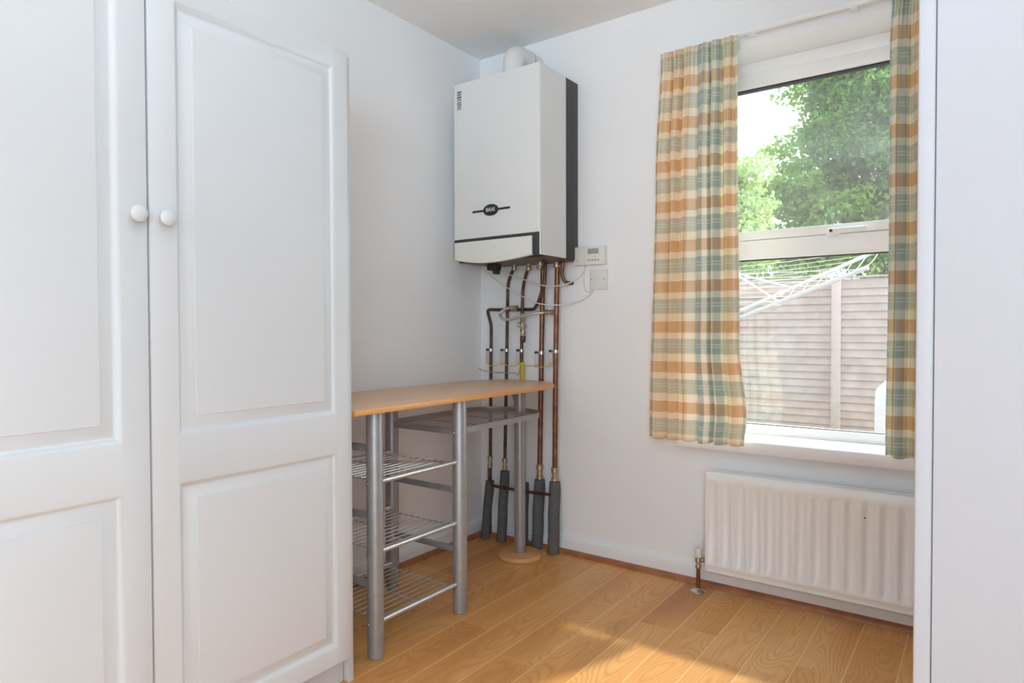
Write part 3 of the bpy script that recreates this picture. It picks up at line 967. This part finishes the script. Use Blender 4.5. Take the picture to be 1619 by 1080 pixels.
# 3: gas
p3 = pipe('gas pipe with yellow tape and a brass valve, third from the corner',
          [(0.300, YP, 0.02), (0.279, YP, 0.70), (0.282, YP, 1.02), (0.286, YP, 1.16), (0.290, YP, 1.25), (0.335, YP-0.012, 1.349)], R15, COPDARK, (0.290, YP, 0), 0.05, name='gas_pipe', cat='gas pipe')
obj('yellow_tape', tube([(0.279, YP, 0.62), (0.2795, YP, 0.80), (0.2805, YP, 0.880)], 0.0112, 14), YELLOW, p3, 'yellow tape wrapped round the pipe')
bm = bmesh.new()
add_lathe(bm, [(0.011, 1.005), (0.014, 1.010), (0.014, 1.028), (0.010, 1.030), (0.010, 1.040), (0.015, 1.043), (0.015, 1.062), (0.011, 1.066), (0.011, 1.090), (0.0145, 1.094), (0.0145, 1.112), (0.009, 1.117)], (0.2835, YP, 0), n=14)
gv = obj('gas_valve', bm, BRASS, p3, 'brass gas valve')
bm = bmesh.new(); add_box(bm, 0.268, 0.279, YP-0.030, YP-0.012, 1.048, 1.072, 0.002); add_box(bm, 0.286, 0.298, YP-0.018, YP-0.010, 1.035, 1.085, 0.002)
obj('lever', bm, STEEL, gv, 'steel valve lever')
obj('lower_coupling', lathe([(0.009, 0.975), (0.013, 0.98), (0.0135, 1.005), (0.010, 1.01)], (0.2825, YP, 0), n=12), COPDARK, p3)
sleeve(p3, (0.296, YP, 0.300), (0.306, YP-0.020, 0.002), 0.0225)
clamp(p3, 0.281, 0.936, R15, 0.262)
p4 = pipe('thick copper pipe fourth from the corner, rising straight into the boiler',
          [(0.380, YP, 0.02), (0.384, YP, 0.36), (0.393, YP, 0.80), (0.400, YP, 1.13), (0.405, YP, 1.349)], R22, COPTAN, (0.38, YP, 0))
coupling(p4, 0.384, 0.325, 0.400, 0.0135)
sleeve(p4, (0.384, YP, 0.326), (0.378, YP-0.008, 0.002), 0.0265)
clamp(p4, 0.3955, 0.928, R22, 0.368)
p5 = pipe('thick copper pipe farthest from the corner, nearest the wall controller',
          [(0.466, YP, 0.02), (0.468, YP, 0.36), (0.473, YP, 0.80), (0.480, YP, 1.18), (0.489, YP-0.006, 1.349)], R22, COPPER, (0.466, YP, 0))
coupling(p5, 0.468, 0.327, 0.396, 0.0135)
sleeve(p5, (0.468, YP, 0.328), (0.476, YP-0.020, 0.002), 0.0270)
clamp(p5, 0.4755, 0.936, R22, 0.448)
pipe('short hooked copper pipe bending back to the wall under the boiler edge',
     [(0.520, YP-0.008, 1.352), (0.512, YP-0.006, 1.285), (0.524, YP+0.004, 1.252), (0.548, 0.0, 1.250)], 0.0078, COPPER, (0.515, YP, 1.25), 0.03)
pipe('thin brown pipe running sideways between the grey foam sleeves',
     [(0.0855, YP-0.006, 0.345), (0.093, YP-0.017, 0.287), (0.135, YP-0.036, 0.268), (0.33, YP-0.044, 0.270), (0.466, YP-0.034, 0.272)], 0.0070, COPDARK, (0.25, YP-0.02, 0.27), 0.03)

# flexible filling loop
fl_ = thing('filling_loop', 'silver braided hose looping between the copper pipes', 'hose', (0.33, -0.07, 1.1))
obj('hose', tube(smooth_path([(0.425, YP-0.020, 1.116), (0.378, -0.078, 1.112), (0.313, -0.086, 1.098), (0.245, -0.084, 1.086), (0.195, -0.080, 1.090), (0.174, -0.072, 1.112), (0.190, -0.062, 1.132), (0.222, -0.058, 1.142), (0.250, -0.056, 1.140)], 8), 0.0068, 12), BRAID, fl_)
obj('end_fitting', lathe([(0.010, 0.418), (0.013, 0.422), (0.013, 0.436), (0.009, 0.438), (0.009, 0.450), (0.012, 0.452), (0.012, 0.468)], (0, YP-0.018, 1.117), 'X', 12), BRASS, fl_, 'brass end fitting')
obj('end_fitting', lathe([(0.009, 0.225), (0.0125, 0.230), (0.0125, 0.250), (0.009, 0.252), (0.009, 0.256), (0.013, 0.257), (0.013, 0.264)], (0, -0.056, 1.140), 'X', 12), BRASS, fl_, 'brass end fitting')

# wires and cables
def cable(label, pts, r, mat, name='cable', cat='cable'):
    o = obj(name, tube(smooth_path(pts, 8), r, 8), mat)
    return tag(o, label, cat)
cable('thin green and yellow earth wire linking the five pipe clamps', [(0.077, YP-0.007, 0.872), (0.098, YP-0.018, 0.858), (0.125, YP-0.014, 0.858), (0.160, YP-0.008, 0.874), (0.172, YP-0.016, 0.872), (0.205, YP-0.016, 0.862), (0.245, YP-0.012, 0.864), (0.262, YP-0.008, 0.878), (0.290, YP-0.020, 0.868), (0.340, YP-0.012, 0.866), (0.372, YP-0.012, 0.868), (0.398, YP-0.022, 0.862), (0.435, YP-0.012, 0.866), (0.448, YP-0.008, 0.885)], 0.0022, YELLOW, 'earth_wire', 'wire')
cable('loose tan earth wire from the yellow tape to the left wall', [(0.001, YP+0.010, 0.842), (0.06, YP-0.013, 0.830), (0.14, YP-0.013, 0.827), (0.20, YP-0.014, 0.827), (0.250, YP-0.012, 0.826), (0.262, YP-0.012, 0.816), (0.272, YP-0.014, 0.846), (0.279, YP-0.014, 0.872)], 0.0024, simple('tan_wire', (0.42, 0.34, 0.17), 0.5, var=0.1, vscale=60), 'earth_wire', 'wire')
cable('upper white cable sagging from the boiler to the wall controller', [(0.082, -0.10, 1.352), (0.160, -0.088, 1.325), (0.265, -0.073, 1.290), (0.345, -0.070, 1.264), (0.420, -0.083, 1.243), (0.480, -0.075, 1.235), (0.540, -0.030, 1.250), (0.590, -0.008, 1.285), (0.612, -0.008, 1.332)], 0.0028, CABLEW)
cable('lower white cable sagging from the boiler to the switched outlet plate', [(0.070, -0.10, 1.352), (0.115, -0.085, 1.310), (0.180, -0.074, 1.262), (0.245, -0.070, 1.223), (0.300, -0.075, 1.198), (0.390, -0.088, 1.163), (0.450, -0.080, 1.152), (0.510, -0.054, 1.150), (0.575, -0.012, 1.165), (0.630, -0.004, 1.192), (0.650, -0.005, 1.218)], 0.0026, CABLEW)
cable('short white cable curling from the controller to the outlet plate', [(0.611, -0.006, 1.332), (0.603, -0.006, 1.290), (0.602, -0.006, 1.245), (0.612, -0.006, 1.214), (0.634, -0.005, 1.206), (0.645, -0.005, 1.218)], 0.0026, CABLEW)

# ------------------------------------------------------------------ controller and outlet plate
ctl = thing('heating_controller', 'cream heating controller with grey screen on the wall', 'thermostat', (0.637, 0, 1.33))
obj('housing', box(0.560, 0.718, -0.030, 0, 1.327, 1.410, 0.004), PLASTW, ctl)
obj('screen', box(0.635, 0.690, -0.0312, -0.029, 1.375, 1.399, 0.0004), LCD, ctl, 'grey display')
for i in range(5):
    obj('button', box(0.634+i*0.0125, 0.640+i*0.0125, -0.0325, -0.029, 1.3435, 1.351, 0.001), GREYB, ctl)
obj('button', box(0.668, 0.676, -0.0322, -0.029, 1.3615, 1.3645, 0.001), GREYB, ctl)
bm = bmesh.new(); add_box(bm, 0.576, 0.588, -0.0303, -0.029, 1.350, 1.3535); add_box(bm, 0.570, 0.592, -0.0303, -0.029, 1.3435, 1.3455)
obj('marking', bm, simple('faint_mark', (0.50, 0.50, 0.48), 0.6, var=0.1, vscale=60), ctl)
obj('split_line', box(0.6175, 0.6185, -0.0302, -0.029, 1.330, 1.407), GREYB, ctl)
spur = thing('outlet_plate', 'white outlet plate with two screws below the heating controller', 'socket', (0.672, 0, 1.215))
obj('plate', box(0.632, 0.722, -0.012, 0, 1.216, 1.306, 0.003), PLASTW2, spur)
for x in (0.644, 0.708):
    obj('screw', lathe([(0.003, -0.0135), (0.0038, -0.0115)], (x, 0, 1.262), 'Y', 12), GREYB, spur)
obj('rocker', box(0.667, 0.689, -0.0145, -0.011, 1.252, 1.278, 0.001), PLASTW2, spur)

# ------------------------------------------------------------------ radiator
rad = thing('radiator', 'white ribbed panel radiator under the window', 'radiator', (1.64, -0.07, 0.08))
RX0, RX1, RZ0, RZ1, RYF, RYB = 1.196, 2.075, 0.084, 0.479, -0.100, -0.052
def rad_panel(yf, thick, rx0, rx1):
    bm = bmesh.new()
    pitch, x_first = 0.0543, 1.225
    # front height profile: channels run from z 0.128 to 0.430; raised between
    xs = [rx0, rx0+0.004]
    k = 0
    cols = []
    while x_first + k*pitch + 0.02 < rx1:
        c = x_first + k*pitch
        cols.append(c); k += 1
    w0, w1 = 0.0175, 0.0105
    for c in cols:
        xs += [c-w0, c-w1, c+w1, c+w0]
    xs += [rx1-0.004, rx1]
    zs = [RZ0, RZ0+0.003, RZ0+0.020, RZ0+0.023, 0.118, 0.136, 0.424, 0.440, RZ1-0.003, RZ1]
    def dep(x, z):
        e = 0.0
        if abs(x-rx0) < 1e-6 or abs(x-rx1) < 1e-6 or abs(z-RZ0) < 1e-6 or abs(z-RZ1) < 1e-6: e = 0.0035
        if abs(z-(RZ0+0.020)) < 1e-6: e = 0.0018
        g = 0.0
        if 0.130 < z < 0.430:
            for c in cols:
                if abs(x-c) <= w1+1e-6: g = 0.0105
        return e + g
    grid = [[bm.verts.new((x, yf+dep(x, z), z)) for x in xs] for z in zs]
    for a, b in zip(grid, grid[1:]):
        for i in range(len(xs)-1):
            bm.faces.new((a[i], a[i+1], b[i+1], b[i]))
    # sides and back
    brd = [grid[0][i] for i in range(len(xs))] + [grid[j][-1] for j in range(1, len(zs))] + [grid[-1][i] for i in range(len(xs)-2, -1, -1)] + [grid[j][0] for j in range(len(zs)-2, 0, -1)]
    bk = [bm.verts.new((v.co.x, yf+thick, v.co.z)) for v in brd]
    for i in range(len(brd)):
        j = (i+1) % len(brd)
        bm.faces.new((brd[i], brd[j], bk[j], bk[i]))
    bm.faces.new(bk)
    return bm
obj('front_panel', rad_panel(RYF, 0.014, RX0, RX1), RADW, rad, sharp=50)
bm = bmesh.new(); add_box(bm, RX0+0.004, RX1-0.004, -0.052, -0.040, RZ0+0.002, RZ1-0.001, 0.003)
obj('rear_panel', bm, RADW, rad)
for x in (1.32, 1.94):
    bm = bmesh.new()
    add_box(bm, x-0.02, x+0.02, -0.042, 0.0, 0.12, 0.44, 0.002)
    obj('bracket', bm, RADW, rad)
    obj('spacer', box(x-0.02, x+0.02, -0.088, -0.050, 0.11, 0.14, 0.002), RADW, rad)
for z in (0.118, 0.44):
    obj('tapping', tube([(1.203, -0.076, z), (1.203, -0.050, z)], 0.012, 12), RADW, rad)
obj('chip', box(1.7545, 1.7585, RYF-0.0004, RYF+0.001, 0.385, 0.391), CARCDARK, rad, 'small dark chip in the white enamel')
vx, vy = 1.172, -0.098
obj('supply_pipe', tube([(vx, vy, 0.006), (vx, vy, 0.103)], 0.0078, 14), COPPER, rad, 'brown copper supply pipe')
bm = bmesh.new()
add_lathe(bm, [(0.009, 0.090), (0.0125, 0.093), (0.0125, 0.104), (0.010, 0.106), (0.010, 0.112), (0.013, 0.115), (0.013, 0.132), (0.0095, 0.136)], (vx, vy, 0), n=14)
add_tube(bm, [(vx, vy, 0.122), (vx+0.030, vy+0.026, 0.122)], 0.0085, 12); add_tube(bm, [(vx+0.010, vy+0.008, 0.122), (vx+0.020, vy+0.017, 0.122)], 0.0118, 6)
rv = obj('valve', bm, STEEL, rad, 'chrome radiator valve')
obj('cap', lathe([(0.0125, 0.134), (0.0145, 0.137), (0.0130, 0.164), (0.0115, 0.168), (0.004, 0.169)], (vx, vy, 0), n=18), PLASTW, rv, 'cream valve cap')
obj('floor_collar', lathe([(0.032, 0.0), (0.031, 0.002), (0.022, 0.006), (0.012, 0.010), (0.0095, 0.013)], (vx, vy, 0), n=24), STEEL, rad, 'chrome floor collar')

# ------------------------------------------------------------------ outdoors
GZ = -0.42
struct('ground', box(-14, 14, 3.4, 30, GZ-0.12, GZ), GRASS, 'garden lawn beyond the patio', 'lawn')
struct('patio', box(-14, 14, 0.30, 3.4, -0.5, 0.0), simple('patio_slab', (0.30, 0.28, 0.25), 0.9, var=0.2, vscale=4, bump=0.3, bscale=40), 'grey slab patio outside the window', 'patio')
fen = thing('garden_fence', 'pale overlapping board fence at the end of the garden', 'fence', (0, 6.05, GZ))
FZ = 1.64
PX = [-4.82, -3.0, -1.18, 0.64, 2.46, 4.28]
for i, x in enumerate(PX):
    bm = bmesh.new()
    add_box(bm, x-0.05, x+0.05, 5.955, 6.06, GZ, FZ-0.01, 0.008)
    obj('post', bm, FENCEP, fen)
    if i < len(PX)-1:
        x1 = PX[i+1]
        bm = bmesh.new()
        rf = random.Random(i+5)
        z = GZ+0.03
        pitch = 0.0905
        while z < FZ - 0.06:
            zt_ = min(z + pitch + 0.016, FZ)
            dz = rf.uniform(-0.004, 0.004)
            add_prism(bm, [(6.000, z+dz), (6.014, z+dz), (6.030, zt_), (6.020, zt_)], x+0.048, x1-0.048, axis='X')
            z += pitch
        add_box(bm, x+0.048, x1-0.048, 5.995, 6.045, FZ-0.012, FZ+0.012, 0.003)
        obj('panel', bm, FENCEW, fen)

def leaves(bm, centre, rad_, n, size, rnd, shell=0.0):
    c = Vector(centre)
    for _ in range(n):
        v = Vector((rnd.gauss(0, 1), rnd.gauss(0, 1), rnd.gauss(0, 1))).normalized()
        rr = rnd.uniform(shell, 1.0)**(1/2.2)
        p = c + Vector((v.x*rad_[0], v.y*rad_[1], v.z*rad_[2]))*rr
        s = size*rnd.uniform(0.6, 1.3)
        nrm = (v*0.5 + Vector((rnd.gauss(0, 1), rnd.gauss(0, 1), rnd.gauss(0, 1)+0.4))*0.6).normalized()
        t = nrm.orthogonal().normalized()
        t.rotate(Matrix.Rotation(rnd.uniform(0, 2*PI), 3, nrm))
        b = nrm.cross(t)
        q0 = bm.verts.new(p - t*s*0.5)
        q1 = bm.verts.new(p + b*s*0.34 + nrm*s*0.10)
        q2 = bm.verts.new(p + t*s*0.55)
        q3 = bm.verts.new(p - b*s*0.34 + nrm*s*0.10)
        bm.faces.new((q0, q1, q2)); bm.faces.new((q0, q2, q3))
def tree(label, x, y, h, trunk_r, blobs, leafm, size, seed, group):
    rnd = random.Random(seed)
    t = thing('tree', label, 'tree', (x, y, GZ), group)
    bm = bmesh.new()
    add_tube(bm, smooth_path([(x, y, GZ-0.02), (x+0.08, y, h*0.25), (x-0.06, y+0.05, h*0.5), (x, y, h*0.8)], 5), trunk_r, 10)
    for bx_, by_, bz_, r_, cnt in blobs:
        add_tube(bm, smooth_path([(x, y, min(h*0.6, max(h*0.25, bz_-1.2))), ((x+bx_)/2, (y+by_)/2, bz_-0.35), (bx_, by_, bz_)], 4), trunk_r*0.3, 6)
    obj('trunk', bm, BARK, t)
    bm = bmesh.new()
    for bx_, by_, bz_, r_, cnt in blobs:
        for _ in range(cnt):
            v = Vector((rnd.gauss(0, 1), rnd.gauss(0, 1), rnd.gauss(0, 1))).normalized()*r_*rnd.uniform(0.45, 1.0)
            c = (bx_+v.x, by_+v.y, bz_+v.z*0.8)
            leaves(bm, c, (0.42, 0.42, 0.18), 74, size, rnd)
    obj('crown', bm, leafm, t)
    return t
rb_ = random.Random(4)
blobs = []
for k in range(34):
    zc = 2.2 + 4.9*(k+0.5)/34
    half = 1.75*math.sqrt(max(0.08, 1-((zc-4.0)/3.6)**2))
    blobs.append((0.15 + half*(((k*0.618) % 1.0)*2-1) + (0.25 if zc > 5 else 0), 12.2 + rb_.uniform(-0.8, 0.6), zc, rb_.uniform(0.65, 0.85), 24))
tree('large green tree filling most of the upper window pane', 0.5, 12.3, 6.4, 0.16, blobs, LEAF1, 0.105, 3, 'trees beyond the fence')
tree('pale tree showing at the left edge of the window view', -1.45, 9.0, 3.8, 0.08,
     [(-1.42, 9.0, 3.05, 0.45, 20), (-1.22, 8.85, 2.4, 0.5, 24), (-1.9, 9.0, 2.5, 0.6, 20), (-1.32, 9.0, 3.7, 0.35, 10), (-1.8, 9.0, 3.4, 0.5, 14)], LEAF2, 0.09, 8, 'trees beyond the fence')
tree('blue green tree behind the large tree, farthest from the house', 3.0, 16.0, 7.5, 0.2,
     [(0.2, 16, 3.4, 1.2, 30), (2.4, 16, 4.2, 1.8, 40), (2.0, 16, 6.6, 1.7, 34), (3.6, 16.3, 6.0, 1.8, 30), (0.9, 16, 2.3, 1.2, 24), (2.6, 16, 2.4, 1.4, 26)], LEAF4, 0.18, 5, 'trees beyond the fence')
rnd = random.Random(21)
hg = thing('hedge', 'dark green clipped hedge just behind the fence', 'hedge', (0, 7.0, GZ))
bm = bmesh.new()
for k in range(70):
    leaves(bm, (-3.6 + k*0.10 + rnd.uniform(-0.05, 0.05), 6.95 + rnd.uniform(-0.15, 0.15), 1.55 + rnd.uniform(-0.25, 0.22)), (0.28, 0.30, 0.26), 110, 0.055, rnd, 0.2)
obj('foliage', bm, LEAF3, hg)
bm = bmesh.new()
for k in range(10):
    add_tube(bm, [(-3.5+k*0.75, 6.95, GZ-0.02), (-3.45+k*0.75, 6.97, 1.6)], 0.02, 6)
obj('stem', bm, BARK, hg)

# rotary clothes airer
air = thing('rotary_clothes_airer', 'pale rotary clothes airer with strung lines on the lawn', 'clothes airer', (0.38, 2.9, 0))
hub = Vector((0.46, 2.9, 1.14))
obj('mast', tube([(0.38, 2.9, -0.01), (0.38, 2.9, 1.55)], 0.022, 14), AIRER, air)
obj('hub', lathe([(0.03, 1.06), (0.045, 1.08), (0.045, 1.17), (0.03, 1.19)], (0.38, 2.9, 0), n=16), AIRER, air)
tips = {'A': Vector((1.435, 2.40, 1.450)), 'B': Vector((1.440, 3.30, 1.675)), 'C': Vector((-0.50, 3.55, 1.60)), 'D': Vector((-0.40, 2.1, 1.50))}
roots = {'A': Vector((0.40, 2.88, 1.11)), 'B': Vector((0.40, 2.98, 1.180)), 'C': Vector((0.36, 2.94, 1.16)), 'D': Vector((0.36, 2.88, 1.15))}
for k, tp in tips.items():
    obj('arm', tube([roots[k], roots[k].lerp(tp, 0.5), tp], 0.0165, 12), AIRER, air)
    top = Vector((0.38, 2.9, 1.50))
    obj('strut', tube([top, roots[k].lerp(tp, 0.38)], 0.010, 10), AIRER, air)
bm = bmesh.new()
ks = ('A', 'B', 'C', 'D')
for f in (0.40, 0.50, 0.60, 0.70, 0.79, 0.88, 0.97):
    for a, b in zip(ks, ks[1:]+ks[:1]):
        p, q = roots[a].lerp(tips[a], f), roots[b].lerp(tips[b], f)
        m_ = (p+q)/2 - Vector((0, 0, 0.02))
        add_tube(bm, smooth_path([p, m_, q], 4), 0.0030, 5)
obj('lines', bm, LINE, air, 'cream drying lines')
for k, f in (('A', 0.36), ('B', 0.30)):
    p = roots[k].lerp(tips[k], f); d_ = (tips[k]-roots[k]).normalized()
    obj('line_hook', tube([p-d_*0.018, p+d_*0.018], 0.024, 12), LINE, air)

# white plastic garden chair outside, half hidden by the right curtain
gc = thing('garden_chair', 'white plastic garden chair outside, half hidden by the right curtain', 'chair', (1.83, 2.0, 0))
cx0, cx1, cyf, cyb = 1.565, 2.15, 1.72, 2.26
bm = bmesh.new()
add_box(bm, cx0+0.06, cx1-0.06, cyf+0.02, cyb-0.04, 0.395, 0.42, 0.01)
obj('seat', bm, CHAIRP, gc)
bm = bmesh.new()
# back with arched top and vertical slots, leaning back
xs0, xs1 = cx0+0.05, cx1-0.05
nb = 7
for i in range(nb):
    a = xs0 + (xs1-xs0)*i/nb + 0.008
    b = xs0 + (xs1-xs0)*(i+1)/nb - 0.008
    add_box(bm, a, b, cyb-0.05, cyb-0.03, 0.40, 0.80, 0.004)
poly = [(xs0, 0.74), (xs1, 0.74)] + [((xs0+xs1)/2 + (xs1-xs0)/2*math.cos(PI*k/16), 0.79 + 0.11*math.sin(PI*k/16)) for k in range(17)]
add_prism(bm, poly, cyb-0.055, cyb-0.028, axis='Y')
bmesh.ops.rotate(bm, cent=(1.83, cyb-0.04, 0.42), matrix=Matrix.Rotation(math.radians(-13), 3, 'X'), verts=bm.verts)
obj('backrest', bm, CHAIRP, gc)
for sx in (cx0+0.035, cx1-0.035):
    bm = bmesh.new()
    add_prism(bm, [(cyf, 0.60), (cyf+0.02, 0.665), (cyf+0.10, 0.68), (cyb-0.02, 0.70), (cyb+0.02, 0.76), (cyb+0.04, 0.76), (cyb+0.0, 0.63), (cyf+0.14, 0.63), (cyf+0.07, 0.56), (cyf+0.05, 0.40), (cyf, 0.40)], sx-0.035, sx+0.035, axis='X')
    obj('armrest', bm, CHAIRP, gc)
    for yy, lean in ((cyf+0.03, -0.03), (cyb-0.03, 0.05)):
        sgn = -1 if sx < 1.8 else 1
        bm = bmesh.new()
        add_tube(bm, [(sx+sgn*0.015, yy+lean, 0.0), (sx, yy, 0.44)], [0.022, 0.032], 10)
        obj('leg', bm, CHAIRP, gc)
